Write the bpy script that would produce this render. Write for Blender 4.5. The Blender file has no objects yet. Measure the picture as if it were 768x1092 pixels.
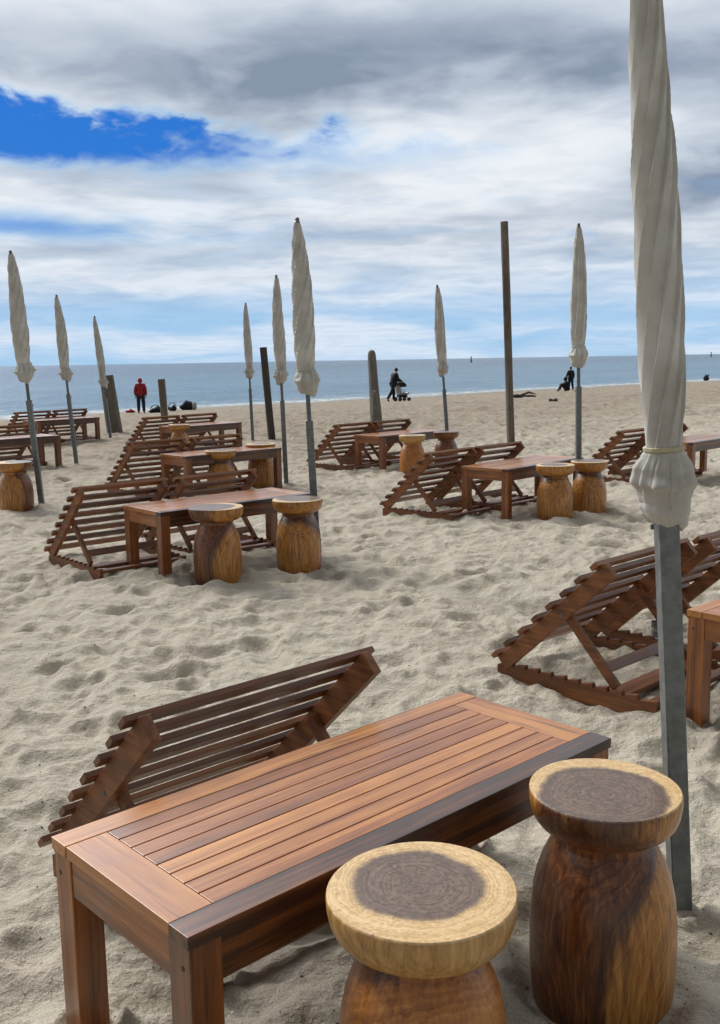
import bpy, bmesh, math, random
import numpy as np
from mathutils import Vector, Matrix
random.seed(7)
R = math.radians
scene = bpy.context.scene
C = scene.collection

# ------------------------------------------------------------------ camera
EYE = 1.40
F_PX, IMG_W, IMG_H = 1060.0, 768.0, 1092.0
ROLL, PITCH = R(0.9847), R(8.693)
cr, sr, cp, sp = math.cos(ROLL), math.sin(ROLL), math.cos(PITCH), math.sin(PITCH)
fwd = Vector((0, cp, -sp)); upv = Vector((0, sp, cp)); rgt = Vector((1, 0, 0))
cam_r = rgt*cr - upv*sr
cam_u = rgt*sr + upv*cr
cam = bpy.data.cameras.new('camera'); camo = bpy.data.objects.new('camera', cam); C.objects.link(camo)
M = Matrix.Identity(4)
for i in range(3):
    M[i][0] = cam_r[i]; M[i][1] = cam_u[i]; M[i][2] = -fwd[i]
M[2][3] = EYE
camo.matrix_world = M
cam.sensor_fit = 'VERTICAL'; cam.sensor_height = 24.0; cam.lens = 24.0*F_PX/IMG_H
cam.clip_start = 0.05; cam.clip_end = 30000
scene.camera = camo

# ------------------------------------------------------------------ node helpers
class G:
    """tiny wrapper that writes arithmetic as math nodes"""
    def __init__(s, nt): s.nt = nt
    def n(s, t, **kw):
        x = s.nt.nodes.new(t)
        for k, v in kw.items(): setattr(x, k, v)
        return x
    def put(s, sock, v):
        if isinstance(v, bpy.types.NodeSocket): s.nt.links.new(v, sock)
        elif v is not None:
            if hasattr(sock.default_value, '__len__') and not hasattr(v, '__len__'): v = (v,)*len(sock.default_value)
            if hasattr(v, '__len__') and len(sock.default_value) == 4 and len(v) == 3: v = tuple(v)+(1,)
            sock.default_value = v
    def m(s, op, a, b=None, c=None, clamp=False):
        x = s.n('ShaderNodeMath', operation=op, use_clamp=clamp)
        for i, v in enumerate((a, b, c)):
            if v is not None: s.put(x.inputs[i], v)
        return x.outputs[0]
    def add(s, a, b): return s.m('ADD', a, b)
    def sub(s, a, b): return s.m('SUBTRACT', a, b)
    def mul(s, a, b): return s.m('MULTIPLY', a, b)
    def div(s, a, b): return s.m('DIVIDE', a, b)
    def ss(s, x, a, b, lo=0.0, hi=1.0):
        y = s.n('ShaderNodeMapRange', interpolation_type='SMOOTHSTEP')
        s.put(y.inputs[0], x); s.put(y.inputs[1], a); s.put(y.inputs[2], b); s.put(y.inputs[3], lo); s.put(y.inputs[4], hi)
        return y.outputs[0]
    def gauss(s, x, c, w):                                  # exp(-((x-c)/w)^2)
        t = s.div(s.sub(x, c), w)
        return s.m('EXPONENT', s.mul(s.mul(t, t), -1.0))
    def mix(s, f, a, b, bt='MIX'):
        x = s.n('ShaderNodeMix', data_type='RGBA', blend_type=bt)
        s.put(x.inputs[0], f); s.put(x.inputs[6], a); s.put(x.inputs[7], b)
        return x.outputs[2]
    def noise(s, vec, scale, detail=4, rough=0.55, dist=0.0, out=0):
        x = s.n('ShaderNodeTexNoise')
        if vec is not None: s.put(x.inputs['Vector'], vec)
        x.inputs['Scale'].default_value = scale; x.inputs['Detail'].default_value = detail
        x.inputs['Roughness'].default_value = rough; x.inputs['Distortion'].default_value = dist
        return x.outputs[out]
    def xyz(s, a, b, c):
        x = s.n('ShaderNodeCombineXYZ'); s.put(x.inputs[0], a); s.put(x.inputs[1], b); s.put(x.inputs[2], c); return x.outputs[0]
    def sep(s, v):
        x = s.n('ShaderNodeSeparateXYZ'); s.put(x.inputs[0], v); return x.outputs
    def vm(s, op, a, b):
        x = s.n('ShaderNodeVectorMath', operation=op); s.put(x.inputs[0], a); s.put(x.inputs[1], b); return x.outputs[0]
    def ramp(s, f, stops):
        x = s.n('ShaderNodeValToRGB'); e = x.color_ramp.elements
        while len(e) < len(stops): e.new(0.5)
        for i, (p, c) in enumerate(stops): e[i].position = p; e[i].color = tuple(c)+(1,)
        s.put(x.inputs[0], f); return x.outputs[0]

# ------------------------------------------------------------------ sky
SUN_EL, SUN_AZ = R(40), R(-42)       # azimuth clockwise from +Y
world = bpy.data.worlds.new('World'); scene.world = world; world.use_nodes = True
nt = world.node_tree; nt.nodes.clear(); g = G(nt)
sky = g.n('ShaderNodeTexSky', sky_type='NISHITA', sun_disc=False, sun_elevation=SUN_EL, sun_rotation=SUN_AZ)
sky.dust_density = 0.3; sky.ozone_density = 3.0; sky.air_density = 1.0
tc = g.n('ShaderNodeTexCoord'); D = tc.outputs['Generated']
dx, dy, dz = g.sep(D)[:3]
az = g.m('ARCTAN2', dx, dy); el = g.m('ARCSINE', dz)
zz = g.add(g.m('MAXIMUM', dz, 0.0), 0.07)
plane = g.xyz(g.div(dx, zz), g.div(dy, zz), 0.0)
n_big = g.noise(plane, 0.55, 6, 0.55, 0.6)
n_med = g.noise(g.vm('ADD', plane, (7.3, 2.1, 0)), 1.1, 5, 0.5, 0.3)
n_fin = g.noise(g.vm('ADD', plane, (1.3, 9.1, 0)), 3.2, 5, 0.52, 0.3)
ang = g.xyz(az, g.mul(el, 2.2), 0.0)
n_edge = g.noise(ang, 11.0, 7, 0.52, 0.4)
n_puff = g.noise(g.vm('ADD', ang, (3.7, 1.9, 0)), 34.0, 5, 0.5, 0.3)
elw = g.add(el, g.mul(g.sub(n_edge, 0.5), 0.03))
streak = g.noise(g.xyz(g.mul(az, 2.6), g.mul(elw, 20.0), 2.0), 1.0, 4, 0.5, 0.4)
streak2 = g.noise(g.xyz(g.mul(az, 5.0), g.mul(elw, 34.0), 5.0), 1.0, 5, 0.52, 0.6)
ew = g.add(el, g.add(g.mul(g.sub(n_edge, 0.5), 0.085), g.mul(g.sub(n_puff, 0.5), 0.022)))
# the clear gap: upper edge falls away to the right, the lower edge is soft
upper = g.add(g.mul(g.add(az, 0.36), -0.095), 0.246)
gap = g.mul(g.ss(g.sub(upper, ew), -0.006, 0.016), g.ss(g.sub(g.add(el, g.mul(g.sub(n_edge, 0.5), 0.06)), 0.180), -0.014, 0.016))
gap = g.mul(gap, g.add(g.ss(g.add(az, g.mul(g.add(g.sub(n_edge, 0.5), g.mul(g.sub(n_puff, 0.5), 0.4)), 0.6)), -0.04, -0.24, 0.0, 0.50), g.ss(g.add(az, g.mul(g.sub(n_edge, 0.5), 0.5)), 0.20, -0.05, 0.0, 0.55)))

gap = g.mul(gap, g.ss(az, -1.3, -0.7))
# thin blue streaks lower down
st = g.add(g.mul(streak, 0.6), g.mul(streak2, 0.4))
blue2 = g.mul(g.mul(g.gauss(el, 0.128, 0.014), g.ss(az, -0.02, -0.16)), g.ss(st, 0.42, 0.56, 0.15, 0.85))
low = g.ss(el, 0.125, 0.02)
blue3 = g.mul(low, g.ss(st, 0.40, 0.60, 0.26, 0.85))
blue4 = g.mul(g.mul(g.gauss(el, 0.036, 0.016), g.ss(az, 0.02, 0.25)), 0.75)
mid = g.mul(g.mul(g.ss(el, 0.19, 0.15), g.ss(el, 0.05, 0.10)), g.ss(st, 0.5, 0.66, 0.0, 0.30))
clear = g.m('MAXIMUM', gap, g.m('MAXIMUM', blue2, g.m('MAXIMUM', blue3, g.m('MAXIMUM', blue4, mid))))
cover = g.m('SUBTRACT', 1.0, clear, clamp=True)
# blue of the clear air: the sky texture, deepened with height
skycol = g.mix(1.0, sky.outputs[0], (0.62, 0.86, 1.25), 'MULTIPLY')
sk = g.n('ShaderNodeVectorMath', operation='SCALE'); g.put(sk.inputs[0], skycol); g.put(sk.inputs['Scale'], 0.10)
deep = g.mix(g.ss(el, 0.03, 0.20), (0.27, 0.54, 0.85), (0.009, 0.165, 0.63))
bluecol = g.mix(0.90, sk.outputs[0], deep)
bluecol = g.mix(g.ss(clear, 0.25, 0.95), (0.26, 0.55, 0.90), bluecol)
# cloud brightness
band = g.mul(g.gauss(g.add(el, g.add(g.mul(g.sub(n_big, 0.5), 0.06), g.mul(g.sub(n_edge, 0.5), 0.05))), 0.272, 0.040), g.ss(g.m('ABSOLUTE', g.add(az, 0.02)), 0.50, 0.10, 0.35, 0.95))
greyr = g.mul(g.mul(g.gauss(ew, 0.165, 0.035), g.ss(az, 0.20, 0.34)), 0.65)
greyl = g.mul(g.mul(g.gauss(ew, 0.085, 0.05), g.ss(st, 0.40, 0.62)), 0.40)
gg = g.add(g.mul(band, g.ss(g.add(g.mul(n_med, 0.5), g.mul(n_edge, 0.5)), 0.34, 0.64, 0.45, 0.98)), g.add(greyr, greyl))
gg = g.add(gg, g.mul(g.mul(g.ss(n_med, 0.42, 0.66), g.ss(el, 0.05, 0.16)), 0.38))
gg = g.add(gg, g.mul(g.ss(n_fin, 0.42, 0.66), 0.12))
gg = g.m('MULTIPLY', gg, g.ss(el, 0.40, 0.34), clamp=True)
ccol = g.ramp(gg, [(0.0, (0.86, 0.895, 0.94)), (0.30, (0.60, 0.665, 0.755)), (0.65, (0.38, 0.445, 0.55)), (1.0, (0.245, 0.305, 0.41))])
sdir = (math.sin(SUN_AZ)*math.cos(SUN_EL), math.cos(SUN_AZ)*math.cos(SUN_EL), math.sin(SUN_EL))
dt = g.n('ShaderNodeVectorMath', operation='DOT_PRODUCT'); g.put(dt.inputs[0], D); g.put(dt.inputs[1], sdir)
glow = g.mul(g.ss(dt.outputs['Value'], 0.86, 1.0), 7.0)                  # glow added round the unseen sun, for soft directional light
back = g.ss(dy, 0.30, -0.5, 1.0, 0.34)                                   # unseen sky behind the camera, dimmed to weaken the fill light
over = g.mul(g.add(glow, g.ss(el, 0.36, 0.9, 1.0, 0.62)), back)  # sky overhead, out of view, is dimmed too for stronger contrast
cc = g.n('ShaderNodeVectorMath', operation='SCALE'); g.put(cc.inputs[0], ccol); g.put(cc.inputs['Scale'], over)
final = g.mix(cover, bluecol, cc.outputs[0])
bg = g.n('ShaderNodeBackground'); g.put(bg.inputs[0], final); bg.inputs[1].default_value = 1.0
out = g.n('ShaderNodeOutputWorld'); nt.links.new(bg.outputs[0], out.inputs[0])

# ------------------------------------------------------------------ sun (veiled by cloud)
sun = bpy.data.lights.new('sun', 'SUN'); sun.energy = 1.5; sun.angle = R(10); sun.color = (1.0, 0.95, 0.88)
so = bpy.data.objects.new('sun', sun); C.objects.link(so)
sd = Vector((math.sin(SUN_AZ)*math.cos(SUN_EL), math.cos(SUN_AZ)*math.cos(SUN_EL), math.sin(SUN_EL)))
sun.color = (1.0, 0.92, 0.80)
so.rotation_euler = sd.to_track_quat('Z', 'Y').to_euler(); so.location = (0, 0, 20)
scene.view_settings.view_transform = 'Standard'; scene.view_settings.look = 'None'
scene.view_settings.gamma = 1.0; scene.view_settings.exposure = 0.0
scene.view_settings.use_curve_mapping = False

# ------------------------------------------------------------------ terrain
SN = (0.682, -0.731)                                         # direction inland from the shoreline
def shore(x, y): return (x+16.9)*SN[0] + (y-46.7)*SN[1]
SEA = -1.0
def base_h(x, y):
    s = shore(x, y); t = np.clip(s/30.0, 0, 1)
    return np.where(s > 0, -(1-t*t*(3-2*t)), -1+np.maximum(s*0.06, -4))
def vnoise(x, y, seed):
    rs = np.random.RandomState(seed); P = rs.rand(256, 256)*2-1
    xi = np.floor(x).astype(np.int64); yi = np.floor(y).astype(np.int64); fx = x-xi; fy = y-yi
    fx = fx*fx*fx*(fx*(fx*6-15)+10); fy = fy*fy*fy*(fy*(fy*6-15)+10)
    a = P[xi & 255, yi & 255]; b = P[(xi+1) & 255, yi & 255]; c = P[xi & 255, (yi+1) & 255]; d = P[(xi+1) & 255, (yi+1) & 255]
    return (a*(1-fx)+b*fx)*(1-fy)+(c*(1-fx)+d*fx)*fy
# raster of trodden sand: soft footprints with pushed-up rims
RX0, RX1, RY0, RY1, RC = -12.0, 15.0, -2.0, 26.0, 0.02
nx, ny = int((RX1-RX0)/RC), int((RY1-RY0)/RC)
ras = np.zeros((nx, ny), np.float32)
rs = np.random.RandomState(11)
NF = 15000
for i in range(NF):
    fxp, fyp = rs.uniform(RX0+.5, RX1-.5), rs.uniform(RY0+.5, RY1-.5)
    a = rs.uniform(0, math.pi); L_ = rs.uniform(0.07, 0.155); W_ = L_*rs.uniform(0.45, 0.8); dp = rs.uniform(0.008, 0.034)
    k = int(0.42/RC); ci, cj = int((fxp-RX0)/RC), int((fyp-RY0)/RC)
    i0, i1, j0, j1 = max(ci-k, 0), min(ci+k, nx), max(cj-k, 0), min(cj+k, ny)
    X, Y = np.meshgrid(np.arange(i0, i1)*RC+RX0-fxp, np.arange(j0, j1)*RC+RY0-fyp, indexing='ij')
    u = (X*math.cos(a)+Y*math.sin(a))/L_; v = (-X*math.sin(a)+Y*math.cos(a))/W_
    d = np.sqrt(u*u+v*v+1e-6)
    # pit with a steeper side and a rim on the heel side
    ras[i0:i1, j0:j1] += -dp*np.exp(-(d**3.2)) + dp*0.42*np.exp(-((d-1.35)/0.32)**2)*(0.6+0.4*u/np.maximum(d, .3))
FEET = [(0.100, 1.665, .16), (0.528, 2.07, .16), (-0.95, 6.49, .16), (-0.43, 6.80, .16), (1.73, 8.72, .16), (2.09, 8.98, .16), (0.67, 12.45, .16), (1.14, 12.95, .16), (-3.42, 9.82, .16),
        (0.820, 2.42, .05), (-0.865, 11.67, .06), (-1.90, 17.84, .06), (-4.03, 14.13, .06), (-3.24, 10.03, .06)]
for (x_, y_, a_) in ((-0.01, 2.19, 42.6), (-1.00, 7.08, 41.0), (1.55, 9.30, 47.0), (1.90, 3.96, 42.0)):
    for sx_ in (-.602, .602):
        for sy_ in (-.22, .22):
            FEET.append((x_+sx_*math.cos(R(a_))-sy_*math.sin(R(a_)), y_+sx_*math.sin(R(a_))+sy_*math.cos(R(a_)), .055))
def ground_z(x, y, detail=True):
    x = np.asarray(x, float); y = np.asarray(y, float)
    z = base_h(x, y)
    if not detail: return z
    s = shore(x, y); land = np.clip((s-0.3)/4.0, 0, 1)
    d = np.sqrt(x*x+y*y)
    wx = x+0.15*vnoise(x*2.1, y*2.1, 21); wy = y+0.15*vnoise(x*2.1+9, y*2.1+4, 22)
    n = 0.022*vnoise(x*0.7, y*0.7, 1)+0.016*vnoise(wx*2.3, wy*2.3, 2)
    n += 0.034*(0.5-np.abs(vnoise(wx*3.6, wy*3.6, 3)))+0.015*(0.5-np.abs(vnoise(wx*7.7, wy*7.7, 14)))+0.009*vnoise(wx*12, wy*12, 4)-0.022
    n += 0.0050*vnoise(x*21, y*21, 5)+0.0024*vnoise(x*43, y*43, 6)
    far = 0.05*vnoise(x*0.22+3, y*0.22, 7)*np.clip((d-14)/12, 0, 1)
    far += 0.075*(0.5-np.abs(vnoise(x*1.1, y*1.1, 8)))*np.clip((d-18)/10, 0, 1)*np.clip(s/12, 0, 1)
    gx = (x-RX0)/RC; gy = (y-RY0)/RC
    ins = (gx > 1) & (gx < nx-2) & (gy > 1) & (gy < ny-2)
    gi = np.clip(gx, 1, nx-3).astype(int); gj = np.clip(gy, 1, ny-3).astype(int); fx = np.clip(gx-gi, 0, 1); fy = np.clip(gy-gj, 0, 1)
    rr = (ras[gi, gj]*(1-fx)+ras[gi+1, gj]*fx)*(1-fy)+(ras[gi, gj+1]*(1-fx)+ras[gi+1, gj+1]*fx)*fy
    edge = np.clip(np.minimum(np.minimum(gx, nx-gx), np.minimum(gy, ny-gy))*RC/2.0, 0, 1)
    dent = np.zeros_like(z)
    for (px_, py_, r_) in FEET:
        q = np.hypot(x-px_, y-py_)/r_; w = 0.5+0.5*np.sin(3*np.arctan2(y-py_, x-px_)+px_*7)
        dent += 0.020*np.exp(-((q-1.42)/0.22)**2)*(0.3+w) - 0.012*np.exp(-((q-1.02)/0.20)**2)
    return z + land*(n + far + np.where(ins, rr*edge, 0)) + dent
def gz(x, y): return float(ground_z(np.array([x]), np.array([y]))[0])
def at(px, py):
    """ground point under a direction of view"""
    x = (px-384)/F_PX; y = -(py-546)/F_PX
    d = fwd + cam_r*x + cam_u*y
    t0, t = 0.0, 0.5
    for _ in range(4000):
        p = d*t
        if EYE+p.z < float(base_h(p.x, p.y)): break
        t0 = t; t *= 1.01
    for _ in range(30):
        tm = (t0+t)/2; p = d*tm
        if EYE+p.z < float(base_h(p.x, p.y)): t = tm
        else: t0 = tm
    p = d*t
    return p.x, p.y

def newmat(name):
    m = bpy.data.materials.new(name); m.use_nodes = True; nt = m.node_tree
    b = nt.nodes['Principled BSDF']; return m, G(nt), b
def bump(g, b, h, dist, strength=1.0):
    x = g.n('ShaderNodeBump'); x.inputs['Distance'].default_value = dist; x.inputs['Strength'].default_value = strength
    g.put(x.inputs['Height'], h); g.nt.links.new(x.outputs[0], b.inputs['Normal']); return x

def sand_mat():
    m, g, b = newmat('sand')
    pos = g.n('ShaderNodeNewGeometry').outputs['Position']; X, Y, Z = g.sep(pos)[:3]
    s = g.add(g.mul(g.add(X, 16.9), SN[0]), g.mul(g.sub(Y, 46.7), SN[1]))
    grain = g.noise(pos, 420, 2, 0.7); grain2 = g.noise(pos, 95, 4, 0.7); mid = g.noise(pos, 5.5, 6, 0.62); big = g.noise(pos, 0.8, 5, 0.6)
    near = g.ramp(grain, [(0.30, (0.20, 0.17, 0.13)), (0.50, (0.48, 0.43, 0.342)), (0.72, (0.66, 0.61, 0.505))])
    near = g.mix(g.ss(mid, 0.40, 0.70, 0.0, 0.45), near, (0.45, 0.385, 0.29))
    near = g.mix(g.ss(grain2, 0.60, 0.75, 0.0, 0.5), near, (0.22, 0.19, 0.16))
    near = g.mix(g.ss(g.noise(pos, 0.6, 5, 0.6), 0.46, 0.64, 0.0, 0.30), near, (0.36, 0.315, 0.25))
    near = g.mix(g.ss(g.noise(pos, 1.7, 3, 0.6), 0.50, 0.70, 0.0, 0.22), near, (0.50, 0.395, 0.34))
    tan = g.ramp(g.add(g.mul(grain2, 0.4), g.mul(mid, 0.6)), [(0.34, (0.16, 0.13, 0.095)), (0.52, (0.32, 0.27, 0.205)), (0.70, (0.46, 0.40, 0.315))])
    tan = g.mix(g.ss(big, 0.45, 0.68, 0.0, 0.45), tan, (0.30, 0.225, 0.165))
    col = g.mix(g.ss(g.add(s, g.mul(g.sub(big, 0.5), 14)), 39, 29), near, tan)
    wet = g.ss(g.add(s, g.mul(g.sub(g.noise(pos, 0.5, 4), 0.5), 3.0)), 2.6, 0.6)
    col = g.mix(g.mul(wet, 0.75), col, (0.17, 0.135, 0.10))
    g.put(b.inputs['Base Color'], col)
    g.put(b.inputs['Roughness'], g.ss(wet, 0, 1, 0.92, 0.35)); b.inputs['Specular IOR Level'].default_value = 0.25
    h = g.add(g.add(g.mul(grain, 0.25), g.mul(grain2, 0.9)), g.add(g.mul(g.noise(pos, 30, 5, 0.62), 3.2), g.add(g.mul(g.noise(pos, 11, 5, 0.6, 0.6), 3.0), g.mul(mid, 4.0))))
    bump(g, b, h, 0.006, 0.9)
    return m

def build_ground():
    th = np.concatenate([np.linspace(R(-180), R(-60), 24, endpoint=False), np.linspace(R(-60), R(-27), 90, endpoint=False),
                         np.linspace(R(-27), R(27), 560, endpoint=False), np.linspace(R(27), R(60), 90, endpoint=False), np.linspace(R(60), R(180), 24, endpoint=False)])
    r = [0.02, 0.3]; 
    while r[-1] < 7000:
        k = 1.006 if r[-1] < 1.2 else 1.0042 if r[-1] < 110 else 1.08
        r.append(r[-1]*k)
    r = np.array(r); nr, nth = len(r), len(th)
    RR, TT = np.meshgrid(r, th, indexing='ij')
    X = RR*np.sin(TT); Y = RR*np.cos(TT)
    Z = ground_z(X.ravel(), Y.ravel()).reshape(X.shape)
    co = np.stack([X, Y, Z], -1).reshape(-1, 3).astype(np.float32)
    i = np.arange(nr-1)[:, None]*nth; j = np.arange(nth)[None, :]; j2 = (j+1) % nth
    q = np.stack([i+j, i+nth+j, i+nth+j2, i+j2], -1).reshape(-1, 4)[:, ::-1].astype(np.int32)
    me = bpy.data.meshes.new('sand'); me.vertices.add(len(co)); me.vertices.foreach_set('co', co.ravel())
    me.loops.add(q.size); me.loops.foreach_set('vertex_index', q.ravel())
    me.polygons.add(len(q)); me.polygons.foreach_set('loop_start', np.arange(0, q.size, 4, dtype=np.int32))
    me.polygons.foreach_set('use_smooth', np.ones(len(q), bool))
    me.update(calc_edges=True)
    if me.polygons[nth*5].normal.z < 0: me.flip_normals()
    o = bpy.data.objects.new('beach_sand', me); C.objects.link(o); me.materials.append(sand_mat()); o['kind'] = 'structure'
build_ground()

def sea():
    m, g, b = newmat('sea_water')
    pos = g.n('ShaderNodeNewGeometry').outputs['Position']; X, Y, Z = g.sep(pos)[:3]
    s = g.add(g.mul(g.add(X, 16.9), SN[0]), g.mul(g.sub(Y, 46.7), SN[1]))
    t = g.add(g.mul(X, 0.731), g.mul(Y, 0.682))
    lp = g.xyz(g.mul(s, 1.0), g.mul(t, 0.35), 0)
    w1 = g.noise(lp, 0.55, 6, 0.6, 0.5); w2 = g.noise(lp, 2.2, 5, 0.6, 0.4); w3 = g.noise(g.xyz(g.mul(s, 0.05), g.mul(t, 0.012), 0), 1.0, 5, 0.6)
    far = g.ss(s, -15, -260)
    col = g.mix(far, (0.075, 0.19, 0.29), (0.016, 0.065, 0.14))
    col = g.mix(g.ss(w3, 0.38, 0.65, 0.0, 0.6), col, (0.035, 0.105, 0.18))
    col = g.mix(g.ss(g.noise(g.xyz(g.mul(s, 0.45), g.mul(t, 0.12), 3), 1.0, 6, 0.65), 0.46, 0.62, 0.0, 0.45), col, (0.20, 0.30, 0.36))
    col = g.mix(g.ss(s, -7, -1, 0.0, 0.55), col, (0.33, 0.36, 0.34))
    edge = g.add(s, g.mul(g.sub(g.noise(pos, 0.35, 4), 0.5), 2.2))
    foam = g.mul(g.mul(g.ss(edge, -3.2, -1.2), g.ss(g.noise(lp, 3.0, 6, 0.7), 0.44, 0.58)), 0.85)
    f2 = g.mul(g.gauss(g.add(s, g.mul(g.sub(g.noise(pos, 0.12, 3), 0.5), 4)), -7.0, 0.7), g.ss(g.noise(lp, 1.4, 6, 0.7), 0.55, 0.66))
    foam = g.m('MAXIMUM', foam, f2)
    col = g.mix(foam, col, (0.80, 0.82, 0.82))
    g.put(b.inputs['Base Color'], col); b.inputs['IOR'].default_value = 1.33; b.inputs['Specular IOR Level'].default_value = 0.30
    g.put(b.inputs['Roughness'], g.mix(foam, (0.22,)*3, (0.9,)*3))
    h = g.add(g.mul(w1, 1.0), g.mul(w2, 0.35))
    bump(g, b, h, 0.9, 1.0)
    me = bpy.data.meshes.new('sea'); bm = bmesh.new()
    # a sheet from just inland of the waterline out past the horizon
    def pt(s_, t_): return (-16.9+s_*SN[0]+t_*0.731, 46.7+s_*SN[1]+t_*0.682, SEA)
    ts = [-12000, -3000, -600, -150, -40, 0, 40, 90, 200, 600, 3000, 12000]
    ss_ = [1.5, -10, -60, -300, -1500, -6000, -14000]
    vs = [[bm.verts.new(pt(a, t_)) for t_ in ts] for a in ss_]
    for i in range(len(ss_)-1):
        for j in range(len(ts)-1): bm.faces.new((vs[i][j], vs[i][j+1], vs[i+1][j+1], vs[i+1][j]))
    bmesh.ops.recalc_face_normals(bm, faces=bm.faces); bm.to_mesh(me); bm.free()
    if me.polygons[0].normal.z < 0: me.flip_normals()
    o = bpy.data.objects.new('sea', me); C.objects.link(o); me.materials.append(m); o['kind'] = 'structure'
sea()

# ------------------------------------------------------------------ mesh helpers
def link(name, me, parent=None, mat=None):
    o = bpy.data.objects.new(name, me); C.objects.link(o)
    if parent: o.parent = parent
    if mat and me is not None: me.materials.append(mat)
    return o
def empty(name, loc, rz=0.0, label=None, cat=None, group=None):
    o = bpy.data.objects.new(name, None); C.objects.link(o); o.empty_display_size = 0.2
    o.location = loc; o.rotation_euler = (0, 0, rz); tag(o, label, cat, group); return o
def tag(o, label=None, cat=None, group=None, kind=None):
    if label: o['label'] = label
    if cat: o['category'] = cat
    if group: o['group'] = group
    if kind: o['kind'] = kind
def copy_tree(o, parent=None):
    c = o.copy(); C.objects.link(c); c.parent = parent
    for ch in o.children: copy_tree(ch, c)
    return c
class MB:
    """collects pieces; each carries a tone (per board) used by the wood"""
    def __init__(s): s.bm = bmesh.new(); s.lay = s.bm.verts.layers.float.new('tone')
    def _tone(s, vs, tone):
        for v in vs: v[s.lay] = tone
    def box(s, a, b, tone=0.5, mat=None, jit=0.0):
        vs = []
        for x in (a[0], b[0]):
            for y in (a[1], b[1]):
                for z in (a[2], b[2]):
                    p = Vector((x, y, z))
                    if jit: p += Vector([random.uniform(-jit, jit) for _ in range(3)])
                    vs.append(s.bm.verts.new(mat @ p if mat else p))
        for f in ((0, 1, 3, 2), (4, 6, 7, 5), (0, 4, 5, 1), (2, 3, 7, 6), (0, 2, 6, 4), (1, 5, 7, 3)):
            s.bm.faces.new([vs[k] for k in f])
        s._tone(vs, tone); return s
    def prism(s, pts, x0, x1, tone=0.5):               # polygon in the y-z plane pushed along x
        a = [s.bm.verts.new((x0, p[0], p[1])) for p in pts]; b = [s.bm.verts.new((x1, p[0], p[1])) for p in pts]
        n = len(pts); s.bm.faces.new(a); s.bm.faces.new(b[::-1])
        for i in range(n): s.bm.faces.new((a[i], b[i], b[(i+1) % n], a[(i+1) % n]))
        s._tone(a+b, tone); return s
    def tube(s, pts, rad, n=12, tone=0.5):
        rings = []
        for i, p in enumerate(pts):
            p = Vector(p); d = (Vector(pts[min(i+1, len(pts)-1)])-Vector(pts[max(i-1, 0)])).normalized()
            q = d.to_track_quat('Z', 'Y'); r = rad[i] if hasattr(rad, '__len__') else rad
            rings.append([s.bm.verts.new(p+q @ Vector((r*math.cos(2*math.pi*k/n), r*math.sin(2*math.pi*k/n), 0))) for k in range(n)])
        for a, b in zip(rings, rings[1:]):
            for k in range(n): s.bm.faces.new((a[k], a[(k+1) % n], b[(k+1) % n], b[k]))
        s.bm.faces.new(rings[0][::-1]); s.bm.faces.new(rings[-1])
        for r_ in rings: s._tone(r_, tone)
        return s
    def lathe(s, prof, n=48, fr=None, tone=0.5):
        """prof: (r, z) from bottom to top; fr(theta, z, r) -> r, for uneven rounds"""
        rings = []
        for (r, z) in prof:
            rings.append([s.bm.verts.new(((fr(2*math.pi*k/n, z, r) if fr else r)*math.cos(2*math.pi*k/n), (fr(2*math.pi*k/n, z, r) if fr else r)*math.sin(2*math.pi*k/n), z)) for k in range(n)])
        for a, b in zip(rings, rings[1:]):
            for k in range(n): s.bm.faces.new((a[k], a[(k+1) % n], b[(k+1) % n], b[k]))
        s.bm.faces.new(rings[0][::-1]); s.bm.faces.new(rings[-1])
        for r_ in rings: s._tone(r_, tone)
        return s
    def ball(s, c, r, sc=(1, 1, 1), sub=2, rot=None, jit=0):
        m = Matrix.Translation(c) @ (rot.to_matrix().to_4x4() if rot else Matrix.Identity(4)) @ Matrix.Diagonal((sc[0]*r, sc[1]*r, sc[2]*r, 1))
        res = bmesh.ops.create_icosphere(s.bm, subdivisions=sub, radius=1.0, matrix=m)
        if jit:
            for v in res['verts']: v.co += Vector([random.uniform(-jit, jit) for _ in range(3)])
        return s
    def build(s, name, mat, parent=None, bevel=0.0, smooth=False, seg=2):
        bmesh.ops.recalc_face_normals(s.bm, faces=s.bm.faces)
        me = bpy.data.meshes.new(name); s.bm.to_mesh(me); s.bm.free()
        if smooth or bevel:
            me.polygons.foreach_set('use_smooth', [True]*len(me.polygons))
            try: me.set_sharp_from_angle(angle=R(32))
            except Exception: pass
        o = link(name, me, parent, mat)
        if bevel:
            b = o.modifiers.new('edge', 'BEVEL'); b.width = bevel; b.segments = seg; b.limit_method = 'ANGLE'; b.angle_limit = R(40)
            b.harden_normals = True
        return o

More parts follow.
